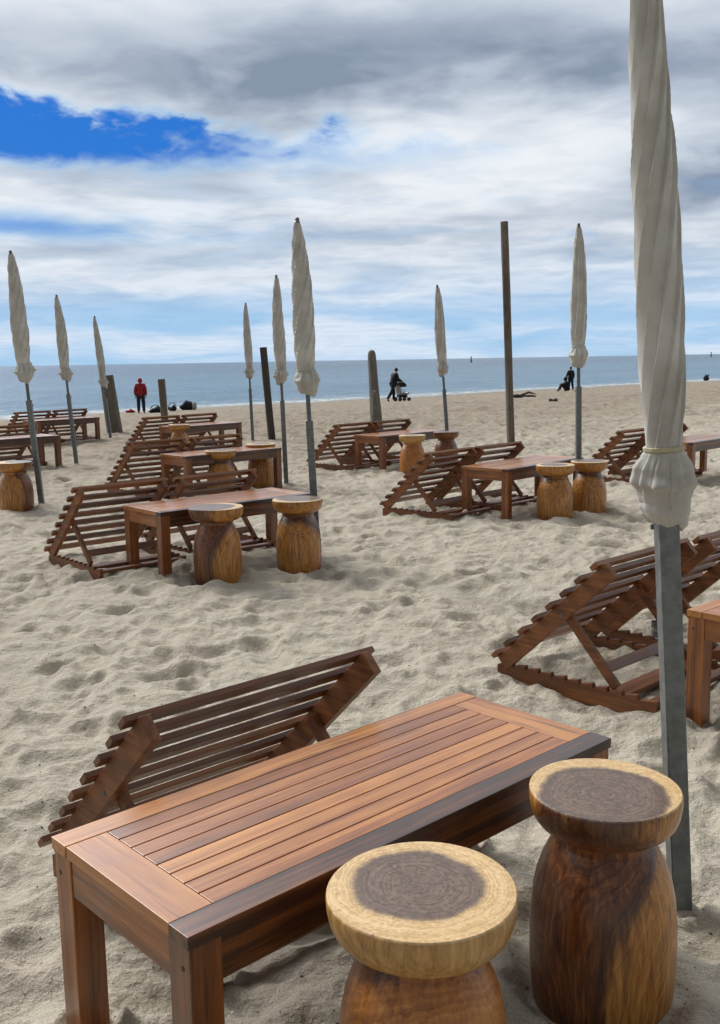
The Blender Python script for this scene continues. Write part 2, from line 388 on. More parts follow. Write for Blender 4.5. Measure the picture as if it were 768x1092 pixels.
# ------------------------------------------------------------------ materials
def wood(name, axis, lo, mid_, hi, rough=0.36, coat=0.55):
    """oiled hardwood; grain runs along axis, 'tone' shifts each board between dark and pale"""
    m, g, b = newmat(name)
    obc = g.n('ShaderNodeTexCoord').outputs['Object']
    tone = g.n('ShaderNodeAttribute', attribute_name='tone').outputs['Fac']
    rnd = g.n('ShaderNodeObjectInfo').outputs['Random']
    off = g.xyz(g.mul(tone, 37.0), g.mul(rnd, 53.0), g.mul(tone, 91.0))
    p = g.vm('ADD', obc, off)
    sc = {'x': (1.0, 30, 30), 'y': (30, 1.0, 30), 'z': (30, 30, 1.0)}[axis]
    q = g.vm('MULTIPLY', p, sc)
    fine = g.noise(q, 5.0, 6, 0.75, 0.15); broad = g.noise(q, 0.8, 4, 0.55, 0.8)
    blot = g.noise(p, 5.0, 5, 0.6, 0.4)
    f = g.add(g.mul(broad, 0.55), g.mul(fine, 0.45))
    f = g.add(g.mul(g.sub(f, 0.5), 1.9), g.add(tone, g.mul(g.sub(blot, 0.5), 0.45)))
    col = g.ramp(f, [(0.02, lo), (0.50, mid_), (1.0, hi)])
    line = g.ss(g.noise(q, 2.3, 3, 0.5, 0.6), 0.60, 0.68, 0.0, 0.45)
    col = g.mix(line, col, tuple(c*0.45 for c in lo))
    spots = g.ss(g.noise(p, 7.0, 6, 0.7), 0.64, 0.74, 0.0, 0.18)
    col = g.mix(spots, col, (0.30, 0.22, 0.17))
    g.put(b.inputs['Base Color'], col)
    g.put(b.inputs['Roughness'], g.add(rough, g.mul(g.sub(blot, 0.4), 0.5)))
    b.inputs['Coat Weight'].default_value = coat; b.inputs['Coat Roughness'].default_value = 0.24
    bump(g, b, g.add(g.mul(fine, 0.6), g.mul(broad, 0.4)), 0.0008, 0.7)
    return m
RED = ((0.036, 0.010, 0.003), (0.300, 0.090, 0.014), (0.60, 0.255, 0.055))
woodx = wood('oiled_hardwood_boards', 'x', *RED); woody = wood('oiled_hardwood_crosswise', 'y', *RED); woodz = wood('oiled_hardwood_upright', 'z', *RED)
DRK = ((0.030, 0.012, 0.006), (0.140, 0.043, 0.010), (0.33, 0.122, 0.030))
slatx = wood('stained_slats', 'x', *DRK, rough=0.42, coat=0.3); slatz = wood('stained_rails', 'z', *DRK, rough=0.42, coat=0.3); slaty = wood('stained_base', 'y', *DRK, rough=0.5, coat=0.05)

def plain(name, col, rough=0.5, metal=0.0, var=0.25, scale=30, bmp=0.0):
    m, g, b = newmat(name); p = g.n('ShaderNodeTexCoord').outputs['Object']; n = g.noise(p, scale, 5, 0.6)
    g.put(b.inputs['Base Color'], g.mix(g.ss(n, 0.3, 0.7), tuple(c*(1-var) for c in col), tuple(min(1, c*(1+var)) for c in col)))
    g.put(b.inputs['Roughness'], g.add(rough, g.mul(g.sub(n, 0.5), 0.25))); b.inputs['Metallic'].default_value = metal
    if bmp: bump(g, b, n, bmp, 0.8)
    return m
steel_dark = plain('dull_steel', (0.15, 0.16, 0.165), 0.5, 0.6, 0.25, 40)
dark_hole = plain('dark_screw', (0.03, 0.022, 0.018), 0.6)
# ------------------------------------------------------------------ coffee table
TL, TW, TH = 1.28, 0.515, 0.43
def make_table(seed=1):
    random.seed(seed)
    r = empty('coffee_table', (0, 0, 0)); hx, hy = TL/2, TW/2; tk = 0.026; zt = TH; zb = TH-tk; rail = 0.062; endb = 0.095
    m = MB(); g_ = 0.0014
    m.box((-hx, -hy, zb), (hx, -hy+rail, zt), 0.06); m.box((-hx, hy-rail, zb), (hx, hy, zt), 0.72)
    n = 8; w = (TW-2*rail)/n; tones = [0.60, 0.50, 0.68, 0.80, 0.50, 0.58, 0.66, 0.40]
    if seed > 1: random.shuffle(tones)
    for k in range(n):
        y0 = -hy+rail+k*w
        m.box((-hx+endb+g_, y0+g_, zb+0.001), (hx-endb-g_, y0+w-g_, zt-0.0008), tones[k])
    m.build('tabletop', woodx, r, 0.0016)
    MB().box((-hx+0.0015, -hy+rail+g_, zb), (-hx+endb, hy-rail-g_, zt-0.0005), 0.66).build('end_board', woody, r, 0.0016)
    MB().box((hx-endb, -hy+rail+g_, zb), (hx-0.0015, hy-rail-g_, zt-0.0005), 0.70).build('end_board', woody, r, 0.0016)
    lg = 0.068; ah = 0.082
    for sx in (-1, 1):
        for sy in (-1, 1):
            x0, x1 = (hx-lg-0.004, hx-0.004) if sx > 0 else (-hx+0.004, -hx+lg+0.004)
            y0, y1 = (hy-lg-0.004, hy-0.004) if sy > 0 else (-hy+0.004, -hy+lg+0.004)
            leg = MB().box((x0, y0, -0.10), (x1, y1, zb-0.0005), 0.24+0.16*random.random()).build('leg', woodz, r, 0.0022)
            xs = x0-0.0006 if sx < 0 else x1+0.0006; ym = (y0+y1)/2+0.012*sy
            MB().tube([(xs-0.001*sx, ym, zb-0.045), (xs, ym, zb-0.045)], 0.0052, 12).build('screw_head', dark_hole, leg)
    a = 0.007
    for sy in (-1, 1):
        y0, y1 = (hy-a-0.024, hy-a) if sy > 0 else (-hy+a, -hy+a+0.024)
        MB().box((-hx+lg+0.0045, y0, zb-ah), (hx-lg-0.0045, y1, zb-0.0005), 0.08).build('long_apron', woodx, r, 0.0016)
    for sx in (-1, 1):
        x0, x1 = (hx-a-0.024, hx-a) if sx > 0 else (-hx+a, -hx+a+0.024)
        MB().box((x0, -hy+lg+0.0045, zb-ah), (x1, hy-lg-0.0045, zb-0.0005), 0.44).build('end_apron', woody, r, 0.0016)
    return r

# ------------------------------------------------------------------ slatted beach lounger
LW = 0.74
def make_lounger(seed=1, run=0.54, rise=0.50, LW=LW, thick=0.022):
    """origin: hinge corner on the sand; x along the slats, the back leans towards -y"""
    random.seed(seed)
    r = empty('beach_lounger', (0, 0, 0)); ln = math.hypot(run, rise); ang_ = math.atan2(rise, run)
    # frame: local s along the slant, n normal (towards the sea and up)
    sv = Vector((0, -math.cos(ang_), math.sin(ang_))); nv = Vector((0, math.sin(ang_), math.cos(ang_)))
    o0 = Vector((0, 0, 0.035))
    mt = Matrix(((1, 0, 0, 0), (0, sv.y, nv.y, o0.y), (0, sv.z, nv.z, o0.z), (0, 0, 0, 1)))
    m = MB(); n = 8; pitch_ = (ln-0.035)/(n-1)
    for k in range(n):
        c = 0.012+k*pitch_; e = random.uniform(-.004, .004)
        m.box((e, c-0.0205, 0.0355), (LW+e, c+0.0205, 0.0355+thick), random.uniform(0.3, 0.75), mat=mt)
    m.build('backrest_slats', slatx, r, 0.002)
    for x0 in (0.032, LW-0.062):
        MB().box((x0, -0.005, -0.036), (x0+0.030, ln+0.012, 0.035), random.uniform(0.45, 0.7), mat=mt).build('side_rail', slaty, r, 0.002)
    # toothed base rails lying in the sand
    for x0 in (0.034, LW-0.060):
        pts = [(0.03, -0.05), (0.03, 0.022)]; y = 0.0
        while y > -0.70:
            pts += [(y, 0.036), (y-0.052, 0.046), (y-0.056, 0.026)]; y -= 0.070
        pts += [(-0.775, 0.040), (-0.775, -0.05)]
        MB().prism(pts, x0, x0+0.026, 0.55).build('base_rail', slaty, r)
    MB().box((0.062, -0.625, 0.008), (LW-0.062, -0.535, 0.030), 0.6).build('crossbar', slatx, r, 0.002)
    MB().box((0.062, -0.765, 0.004), (LW-0.062, -0.715, 0.026), 0.5).build('crossbar', slatx, r, 0.002)
    # prop: two struts with a bar between them
    top = o0+sv*(ln*0.57)-nv*0.015; bot = Vector((0, -0.555, 0.052)); d = (bot-top); L_ = d.length; d.normalize()
    for x0 in (0.0645, LW-0.0885):
        n2 = Vector((0, -d.z, d.y)); mm = Matrix(((1, 0, 0, x0), (0, d.y, n2.y, top.y), (0, d.z, n2.z, top.z), (0, 0, 0, 1)))
        pr_ = MB().box((0, -0.025, -0.019), (0.024, L_+0.015, 0.019), 0.6, mat=mm).build('prop', slaty, r, 0.002)
        xb = x0-0.034 if x0 < 0.3 else x0+0.058
        MB().tube([(xb, top.y, top.z+0.004), (xb+(0.004 if x0 < 0.3 else -0.004), top.y, top.z+0.004)], 0.008, 12).build('bolt', steel_dark, pr_)
    mm = Matrix(((1, 0, 0, 0), (0, d.y, -d.z, top.y), (0, d.z, d.y, top.z), (0, 0, 0, 1)))
    MB().box((0.090, L_*0.72, -0.008), (LW-0.090, L_*0.72+0.045, 0.012), 0.5, mat=mm).build('prop_bar', slatx, r, 0.002)
    return r

# ------------------------------------------------------------------ log stools
def log_mat(name, cx, cy, rad, hue=0, seed=0, tilt=0.0):
    """solid log: dark heartwood round (cx, cy), pale sapwood outside it, rings and upright grain"""
    m, g, b = newmat(name)
    p = g.n('ShaderNodeTexCoord').outputs['Object']; X, Y, Z = g.sep(p)[:3]
    pw = g.xyz(g.add(X, seed*3.1), Y, g.mul(Z, 0.35))
    wob = g.sub(g.noise(pw, 5.5, 4, 0.6), 0.5); wob2 = g.sub(g.noise(pw, 26, 4, 0.6), 0.5)
    ux = g.sub(g.sub(X, cx), g.mul(Z, tilt)); uy = g.sub(Y, cy)
    d = g.m('SQRT', g.add(g.mul(ux, ux), g.mul(uy, uy)))
    d = g.add(d, g.add(g.mul(wob, 0.055), g.mul(wob2, 0.010)))
    rings = g.noise(g.xyz(g.mul(d, 230), g.mul(seed, 2.0), g.mul(Z, 0.3)), 1.0, 4, 0.65, 0.0)
    fig = g.noise(g.xyz(g.mul(X, 46), g.mul(Y, 46), g.mul(Z, 5)), 1.0, 5, 0.62, 1.6)
    strk = g.noise(g.xyz(g.mul(X, 120), g.mul(Y, 120), g.mul(Z, 4)), 1.0, 4, 0.7, 0.4)
    f = g.add(g.mul(rings, 0.40), g.add(g.mul(fig, 0.35), g.mul(strk, 0.25)))
    f = g.add(0.5, g.mul(g.sub(f, 0.5), 1.9))
    sap = [((0.24, 0.105, 0.022), (0.47, 0.255, 0.075), (0.66, 0.43, 0.175)), ((0.10, 0.032, 0.005), (0.42, 0.170, 0.028), (0.68, 0.350, 0.085))][hue]
    sapc = g.ramp(f, [(0.28, sap[0]), (0.52, sap[1]), (0.75, sap[2])])
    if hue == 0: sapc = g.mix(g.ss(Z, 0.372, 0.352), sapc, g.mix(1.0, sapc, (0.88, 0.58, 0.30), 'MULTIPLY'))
    heart = g.ramp(f, [(0.28, (0.034, 0.010, 0.003)), (0.50, (0.160, 0.048, 0.011)), (0.72, (0.36, 0.135, 0.034))])
    col = g.mix(g.ss(g.add(d, g.mul(g.sub(fig, 0.5), 0.030)), rad-0.012, rad+0.010), heart, sapc)
    col = g.mix(g.mul(g.gauss(d, rad-0.012, 0.010), 0.55), col, (0.022, 0.009, 0.005))
    # dry, greyed cut face on top
    topf = g.ss(Z, 0.4555, 0.4585)
    dry = g.mix(g.ss(f, 0.35, 0.68), (0.075, 0.040, 0.025), (0.205, 0.125, 0.080))
    drys = g.mix(g.ss(f, 0.35, 0.68), (0.50, 0.30, 0.11), (0.74, 0.52, 0.26))
    tcol = g.mix(g.ss(g.add(d, g.mul(g.sub(strk, 0.5), 0.012)), rad-0.014, rad+0.008), dry, drys)
    tcol = g.mix(g.mul(g.gauss(d, rad-0.014, 0.012), 0.38), tcol, (0.060, 0.034, 0.028))
    col = g.mix(topf, col, tcol)
    a = g.m('ARCTAN2', uy, ux)
    crack = g.mul(g.ss(g.noise(g.xyz(g.mul(a, 3.0), g.mul(d, 3), seed), 1.5, 5, 0.7), 0.62, 0.65), g.mul(topf, 0.45))
    col = g.mix(crack, col, (0.05, 0.03, 0.02))
    g.put(b.inputs['Base Color'], col)
    g.put(b.inputs['Roughness'], g.add(g.mul(topf, 0.14), g.add(0.26, g.mul(fig, 0.22))))
    b.inputs['Coat Weight'].default_value = 0.30; b.inputs['Coat Roughness'].default_value = 0.22
    bump(g, b, f, 0.0018, 0.7)
    return m
def make_stool(name, x, y, mat, label, rz=0.0, seed=0, wide=1.0, dz=0.0, fat=1.0):
    rd = random.Random(seed)
    r = empty(name, (x, y, dz), rz, label, 'stool', 'turned log stools beside the tables')
    a1, a2, p1, p2 = rd.uniform(.006, .016), rd.uniform(.004, .010), rd.uniform(0, 6), rd.uniform(0, 6)
    def fr(t, z, q): return q*(1+a1*math.sin(2*t+p1+z*2)+a2*math.sin(3*t+p2-z*3))
    b = 0.150*fat; neck = 0.112
    prof = [(b*1.0, -0.05), (b*1.03, 0.0), (b*1.055, 0.06), (b*1.06, 0.12), (b*1.05, 0.17), (b*1.02, 0.22), (b*0.965, 0.26), (b*0.885, 0.295), (b*0.79, 0.325), (b*0.71, 0.346), (b*0.735, 0.366)]
    # resample smooth
    P = []
    for (r0, z0), (r1, z1) in zip(prof, prof[1:]):
        for k in range(3): P.append((r0+(r1-r0)*k/3, z0+(z1-z0)*k/3))
    P.append(prof[-1])
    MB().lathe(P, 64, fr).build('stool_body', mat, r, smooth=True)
    w = 0.171*wide
    seat = [(neck*0.98, 0.3665), (w*0.70, 0.3695), (w*0.80, 0.3755), (w*0.88, 0.385), (w*0.94, 0.398), (w*0.975, 0.414), (w*0.995, 0.434), (w, 0.447), (w*0.998, 0.4535), (w*0.990, 0.4580), (w*0.978, 0.4600), (w*0.9, 0.460), (w*0.6, 0.4598), (w*0.3, 0.4594), (0.01, 0.4592)]
    MB().lathe(seat, 72, fr).build('seat', mat, r, smooth=True)
    return r

# ------------------------------------------------------------------ parasols
def cloth_mat():
    m, g, b = newmat('canvas')
    p = g.n('ShaderNodeTexCoord').outputs['Object']
    n = g.noise(p, 6, 5, 0.6); w = g.noise(g.vm('MULTIPLY', p, (1, 1, 0.25)), 24, 4, 0.6)
    col = g.ramp(n, [(0.30, (0.40, 0.38, 0.335)), (0.55, (0.53, 0.515, 0.47)), (0.75, (0.65, 0.635, 0.59))])
    col = g.mix(g.ss(w, 0.58, 0.72, 0, 0.35), col, (0.36, 0.32, 0.26))
    g.put(b.inputs['Base Color'], col); b.inputs['Roughness'].default_value = 0.88
    b.inputs['Specular IOR Level'].default_value = 0.2; b.inputs['Sheen Weight'].default_value = 0.15
    x = bump(g, b, g.add(g.noise(p, 380, 2, 0.6), g.mul(w, 3.0)), 0.0022, 0.6)
    return m
canvas = cloth_mat()
steel = plain('galvanised_steel', (0.175, 0.190, 0.190), 0.50, 0.45, 0.22, 30)
black_plastic = plain('black_plastic', (0.02, 0.02, 0.022), 0.45)
strap_m = plain('olive_strap', (0.42, 0.39, 0.24), 0.7, 0, 0.15, 60)
def spline(pts, t):
    for (a, va), (b, vb) in zip(pts, pts[1:]):
        if t <= b:
            k = (t-a)/(b-a); k = k*k*(3-2*k); return va+(vb-va)*k
    return pts[-1][1]
def make_parasol(base, tip, label, bottom, seed, wide=1.0, twist=0.8, pleats=7, hires=False, sleeve=None, square=True, strapped=True, depth=0.14, skirtw=None):
    """leaning closed parasol: origin at its foot; bottom = height of the canopy's lower end along the pole"""
    rd = random.Random(seed)
    ax = Vector(tip)-Vector(base); Ln = ax.length
    r = empty('closed_parasol', base, 0, label, 'parasol', 'closed parasols planted in the sand')
    r.rotation_euler = ax.to_track_quat('Z', 'Y').to_euler()
    top = Ln-0.035; cl = top-bottom; tie = bottom+0.135*cl
    if sleeve is None: sleeve = bottom-0.20
    q = MB()
    if square: q.box((-0.0255, -0.0255, -0.15), (0.0255, 0.0255, sleeve)); post_ = q.build('sleeve_post', steel, r, 0.004)
    else: q.tube([(0, 0, -0.15), (0, 0, sleeve)], 0.0265, 20); post_ = q.build('sleeve_post', steel, r, smooth=True)
    inner = MB().tube([(0, 0, sleeve-0.02), (0, 0, top-0.01)], 0.0165, 14).build('pole', steel_dark, r, smooth=True)
    k = MB(); zc = sleeve-0.05
    k.tube([(-0.026, 0, zc), (-0.062, 0, zc)], 0.006, 8); k.tube([(-0.060, -0.022, zc+.004), (-0.060, 0.022, zc-.004)], 0.007, 8)
    k.build('clamp_screw', steel_dark, post_, smooth=True)
    MB().lathe([(0.013, top-0.01), (0.020, top+0.004), (0.013, top+0.014), (0.017, top+0.024), (0.012, top+0.034), (0.004, top+0.037)], 14).build('finial', steel_dark, inner, smooth=True)
    # canopy
    nz, na = (260, 336) if hires else (70, 48)
    prof = [(0.0, 0.021), (0.03, 0.030), (0.15, 0.045), (0.32, 0.057), (0.5, 0.067), (0.68, 0.071), (0.85, 0.068), (1.0, 0.059)]      # down from the tip to the tie
    m = MB(); rings = []
    ph = [rd.uniform(-.35, .35) for _ in range(pleats)]; am = [rd.uniform(.6, 1.2) for _ in range(pleats)]
    def fold(t, dpt):
        """t: turns; sharp outer ridge where one panel wraps over the next"""
        u = (t*pleats) % pleats; i = int(u); f = u-i; f = f**0.75
        return dpt*am[i]*(0.55-f) if f < 0.93 else dpt*((1-f)/0.07*(am[i]*(0.55-f))+(f-0.93)/0.07*(am[(i+1) % pleats]*0.55))
    for j in range(nz+1):
        t = j/nz                                                # 0 tip .. 1 tie
        z = top-t*(top-tie); R0 = spline(prof, t)*wide
        dpt = depth*(1.0-0.55*max(0, (t-0.85)/0.15)) if t > 0.85 else depth*min(1, t/0.12)
        ring = []
        for a in range(na):
            th = a/na; tw = th + twist*t + 0.02*math.sin(t*9+seed)
            rr = R0*(1+fold(tw, dpt)*2 + 0.02*math.sin(2*math.pi*th*3+t*14+seed)+0.012*math.sin(2*math.pi*th*5-t*31))
            cx = 0.006*math.sin(t*4+seed); cy = 0.005*math.cos(t*5+seed)
            ring.append(m.bm.verts.new((cx+rr*math.cos(2*math.pi*th), cy+rr*math.sin(2*math.pi*th), z)))
        rings.append(ring)
    for a_, b_ in zip(rings, rings[1:]):
        for k_ in range(na): m.bm.faces.new((a_[k_], a_[(k_+1) % na], b_[(k_+1) % na], b_[k_]))
    m.bm.faces.new(rings[0])
    m.build('canopy', canvas, r, smooth=True)
    # gathered skirt under the tie: flares, then bunches back to the pole
    sx_ = -0.016 if hires else 0.0
    m = MB(); rings = []; nz2 = 110 if hires else 22
    pr = [(0.0, 0.058), (0.07, 0.066), (0.28, 0.078), (0.46, 0.086), (0.55, 0.076), (0.80, 0.072), (0.93, 0.064), (1.0, 0.050)]
    for j in range(nz2+1):
        t = j/nz2; ring = []
        for a in range(na):
            th = 2*math.pi*a/na
            e = spline(pr, t)*(wide+((skirtw or wide)-wide)*min(1, t*4))
            zo = (0.030*math.sin(th+seed)+0.012*math.sin(3*th+seed*2))*max(0, t-0.1)
            fl = (0.16*abs(math.sin(th*5.5+seed+1.2*t))**0.7-0.08+0.05*math.sin(th*13+seed*3))*min(1, t*6)*(1 if t < 0.5 else max(0.12, 1-(t-0.5)*5))
            hz = 0.055*(abs(math.sin(15*t+1.6*math.sin(th+seed)+1.2*th))**0.6-0.6)*(t > 0.5)*min(1, (t-0.5)*5 if t > .5 else 0)
            jag = 0.22*max(0, math.cos(th*2+0.25*seed))**4*math.exp(-((t-0.46)/0.11)**2)
            rr = e*(1+fl+hz+jag)
            ring.append(m.bm.verts.new((rr*math.cos(th)+sx_*min(1, t*3), rr*math.sin(th), tie-t*(tie-bottom)+zo*(0.55 if hires else 1))))
        rings.append(ring)
    for a_, b_ in zip(rings, rings[1:]):
        for k_ in range(na): m.bm.faces.new((a_[k_], a_[(k_+1) % na], b_[(k_+1) % na], b_[k_]))
    m.bm.faces.new(rings[-1][::-1])
    skirt = m.build('skirt', canvas, r, smooth=True)
    if strapped:
        m = MB(); w_ = 0.0645*wide+0.002
        m.lathe([(w_, tie-0.0055), (w_+0.0018, tie-0.004), (w_+0.0018, tie+0.004), (w_, tie+0.0055)], 48, lambda t, z, q_: q_*(1+0.02*math.sin(3*t+seed)+0.012*math.sin(7*t)))
        m.build('strap', strap_m if hires else canvas, skirt, smooth=True)
    if hires:
        MB().tube([(-0.05, -0.02, bottom+0.045), (-0.075, -0.03, bottom+0.03)], 0.008, 8).ball((-0.078, -0.03, bottom+0.03), 0.010).build('clasp', black_plastic, skirt, smooth=True)
    return r

# ------------------------------------------------------------------ place the furniture sets
SETS = { # x, y, degrees, first u of the lounger pair, top v, how many loungers
 'front': (-0.01, 2.19, 42.6), 'left_middle': (-1.00, 7.08, 41.0), 'right_middle': (1.55, 9.30, 47.0), 'right_front': (1.90, 3.96, 42.0),
 'right_far': (3.98, 11.64, 45.0), 'centre_far': (0.57, 13.37, 45.5), 'left_second': (-1.52, 11.02, 43.0), 'left_third': (-2.52, 15.95, 48.0),
 'shore_left': (-5.45, 18.32, 47.5), 'left_edge': (-4.80, 13.66, 48.0)}
TABLE_LABEL = {
 'front': 'large reddish slatted wooden table in the foreground behind two log stools',
 'left_middle': 'wooden table in the left middle with a two-tone log stool before it',
 'right_middle': 'wooden table right of centre with two honey coloured log stools at its right end',
 'right_front': 'wooden table cut by the right edge behind the big parasol pole',
 'right_far': 'pale topped wooden table at the right edge in the distance, beside the big parasol cloth',
 'centre_far': 'distant wooden table in the centre between the two thinnest central parasols',
 'left_second': 'wooden table directly behind the left middle set, with a pale stool at its right end',
 'left_third': 'farthest wooden table of the left centre rows, below the two short wooden posts',
 'shore_left': 'farthest left wooden table, beyond the leftmost parasols near the water',
 'left_edge': 'wooden table at the left edge crossed by the pole of the leftmost parasol'}
protoT = make_table(1); protoT2 = make_table(5)
used = set()
def place(proto, key, loc, rz):
    o = proto if key not in used else copy_tree(proto); used.add(key)
    o.location = loc; o.rotation_euler = (0, 0, rz); return o
for k, (x, y, a) in SETS.items():
    o = place(protoT if k in ('front',) else protoT2, 'tA' if k == 'front' else 'tB', (x, y, 0.0), R(a))
    tag(o, TABLE_LABEL[k], 'table', 'low slatted wooden tables on the sand')
LOUNG = { # first u, v of the hinge, labels near to far
 'front': [(-0.37, 0.91, 'foreground dark slatted lounger leaning behind the large reddish table')],
 'left_middle': [(-0.96, 0.86, 'left lounger of the pair behind the left middle table'), (-0.17, 0.86, 'right lounger of the pair behind the left middle table')],
 'right_middle': [(-1.02, 0.88, 'left lounger of the pair behind the table with two honey stools'), (-0.24, 0.88, 'right lounger of the pair behind the table with two honey stools')],
 'right_front': [(-0.72, 1.13, 'large lounger with its toothed base showing, left of the big parasol pole'), (0.09, 1.13, 'slatted lounger cut by the right edge, right of the big parasol pole')],
 'right_far': [(-1.20, 0.86, 'dark lounger between the right parasol pole and the big parasol cloth'), (-0.41, 0.86, 'lounger almost hidden behind the big parasol cloth')],
 'centre_far': [(-0.92, 0.86, 'left lounger of the distant central pair behind the far centre table'), (-0.16, 0.86, 'right lounger of the distant central pair, below the round topped post')],
 'left_second': [(-0.98, 0.86, 'left lounger of the second row behind the left middle pair'), (-0.20, 0.86, 'right lounger of the second row behind the left middle pair')],
 'left_third': [(-0.88, 0.86, 'left lounger of the third row, under the short square post'), (-0.11, 0.86, 'right lounger of the third row, left of the thin dark post')],
 'shore_left': [(-0.74, 0.86, 'left lounger of the pair nearest the water at the far left'), (0.03, 0.86, 'right lounger of the pair nearest the water at the far left')],
 'left_edge': [(-0.90, 0.86, 'lounger cut by the picture edge behind the left edge table'), (-0.11, 0.86, 'lounger seen under and above the left edge table, behind the leftmost parasol pole')]}
protoL = make_lounger(2); protoF = make_lounger(3, 0.522, 0.505, 0.815, 0.018)
for k, lst in LOUNG.items():
    x, y, a = SETS[k]; ca, sa = math.cos(R(a)), math.sin(R(a))
    for (u, v, lab) in lst:
        X = x+u*ca-v*sa; Y = y+u*sa+v*ca
        if k == 'front': o = protoF; o.location = (X, Y, 0.0); o.rotation_euler = (0, 0, R(a))
        else: o = place(protoL, 'L', (X, Y, 0.0), R(a+random.uniform(-2, 2)))
        tag(o, lab, 'lounger', 'slatted beach loungers set in pairs')

STOOLS = [ # x, y, heart centre, heart radius, sapwood hue, label, seat size, girth, lean of the heart
 (0.100, 1.665, -0.012, 0.015, 0.122, 0, 'foreground pale honey log stool with dark oval heart on top, cut by the bottom edge', 1.02, 1.0, 0.0),
 (0.528, 2.07, -0.100, -0.028, 0.143, 1, 'foreground dark brown log stool with a golden patch on its right side', 0.975, 1.02, 0.20),
 (-0.95, 6.49, -0.085, -0.01, 0.165, 1, 'two-tone log stool before the left middle table, dark left and golden right', 1.04, 1.0, 0.10),
 (-0.43, 6.80, 0.01, 0.04, 0.160, 1, 'streaky amber log stool at the right end of the left middle table', 1.02, 1.0, 0.0),
 (1.73, 8.72, -0.01, 0.01, 0.118, 1, 'left honey log stool of the two touching at the right middle table', 0.98, 1.0, 0.0),
 (2.09, 8.98, 0.00, 0.02, 0.138, 1, 'right honey log stool of the two touching at the right middle table', 0.98, 1.0, 0.0),
 (0.67, 12.45, 0.00, 0.02, 0.100, 0, 'pale yellow log stool before the far centre table', 0.98, 1.0, 0.0),
 (1.14, 12.95, 0.0, 0.0, 0.260, 1, 'dark brown log stool at the right end of the far centre table', 0.98, 1.0, 0.0),
 (-1.50, 10.75, 0.0, 0.03, 0.150, 1, 'log stool before the second row table, partly behind the left middle lounger rail', 1.0, 1.0, 0.0),
 (-1.14, 11.50, 0.0, 0.02, 0.112, 1, 'honey log stool at the right end of the second row table', 1.02, 1.0, 0.0),
 (-3.42, 9.82, 0.10, 0.06, 0.180, 1, 'log stool at the left edge near the foot of the leftmost parasol', 1.0, 1.05, -0.05),
 (-2.78, 15.45, 0.0, 0.02, 0.11, 1, 'tiny log stool in front of the farthest left centre table', 0.98, 1.0, 0.0)]
for i, (x, y, cx, cy, rad, hue, lab, w, ft, tilt) in enumerate(STOOLS):
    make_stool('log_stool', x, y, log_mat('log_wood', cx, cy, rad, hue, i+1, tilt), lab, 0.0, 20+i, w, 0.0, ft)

PARA = [ # base, tip, bottom, label
 ((0.820, 2.42, 0), (0.662, 2.42, 2.44), 0.985, 'big closed parasol at the right, its twisted cloth tied with a pale olive strap', dict(wide=0.72, twist=0.80, pleats=9, hires=True, sleeve=1.02, depth=0.12, skirtw=0.84)),
 ((-0.315, 7.10, 0), (-0.400, 7.10, 2.38), 1.18, 'tallest parasol in the centre, behind the left middle table', dict(wide=1.03)),
 ((2.10, 9.45, 0), (2.06, 9.45, 2.61), 1.32, 'closed parasol on the right between the tall thin post and the big parasol', dict(wide=1.0, twist=0.1)),
 ((1.285, 14.2, 0), (1.13, 14.2, 2.42), 1.17, 'slim closed parasol in the centre right, left of the tall thin post', dict(wide=1.0, twist=0.2)),
 ((-0.865, 11.67, 0), (-0.915, 11.67, 2.38), 1.15, 'closed parasol just left of the tallest centre one, beside the thin dark post', dict(wide=0.95)),
 ((-1.90, 17.84, 0), (-1.95, 17.84, 2.43), 1.13, 'small distant closed parasol, leftmost of the three central ones', dict(wide=0.95)),
 ((-4.71, 18.89, 0), (-4.89, 18.89, 2.30), 0.98, 'smallest parasol of the left three, against a thick short post', dict(wide=0.95)),
 ((-4.03, 14.13, 0), (-4.17, 14.13, 2.37), 1.20, 'middle parasol of the three leaning ones at the left', dict(wide=1.0)),
 ((-3.24, 10.03, 0), (-3.385, 10.03, 2.52), 1.26, 'leftmost and largest parasol of the three leaning ones at the left', dict(wide=1.08))]
for i, (b, t, bo, lab, kw) in enumerate(PARA): make_parasol(b, t, lab, bo, i+3, **kw)

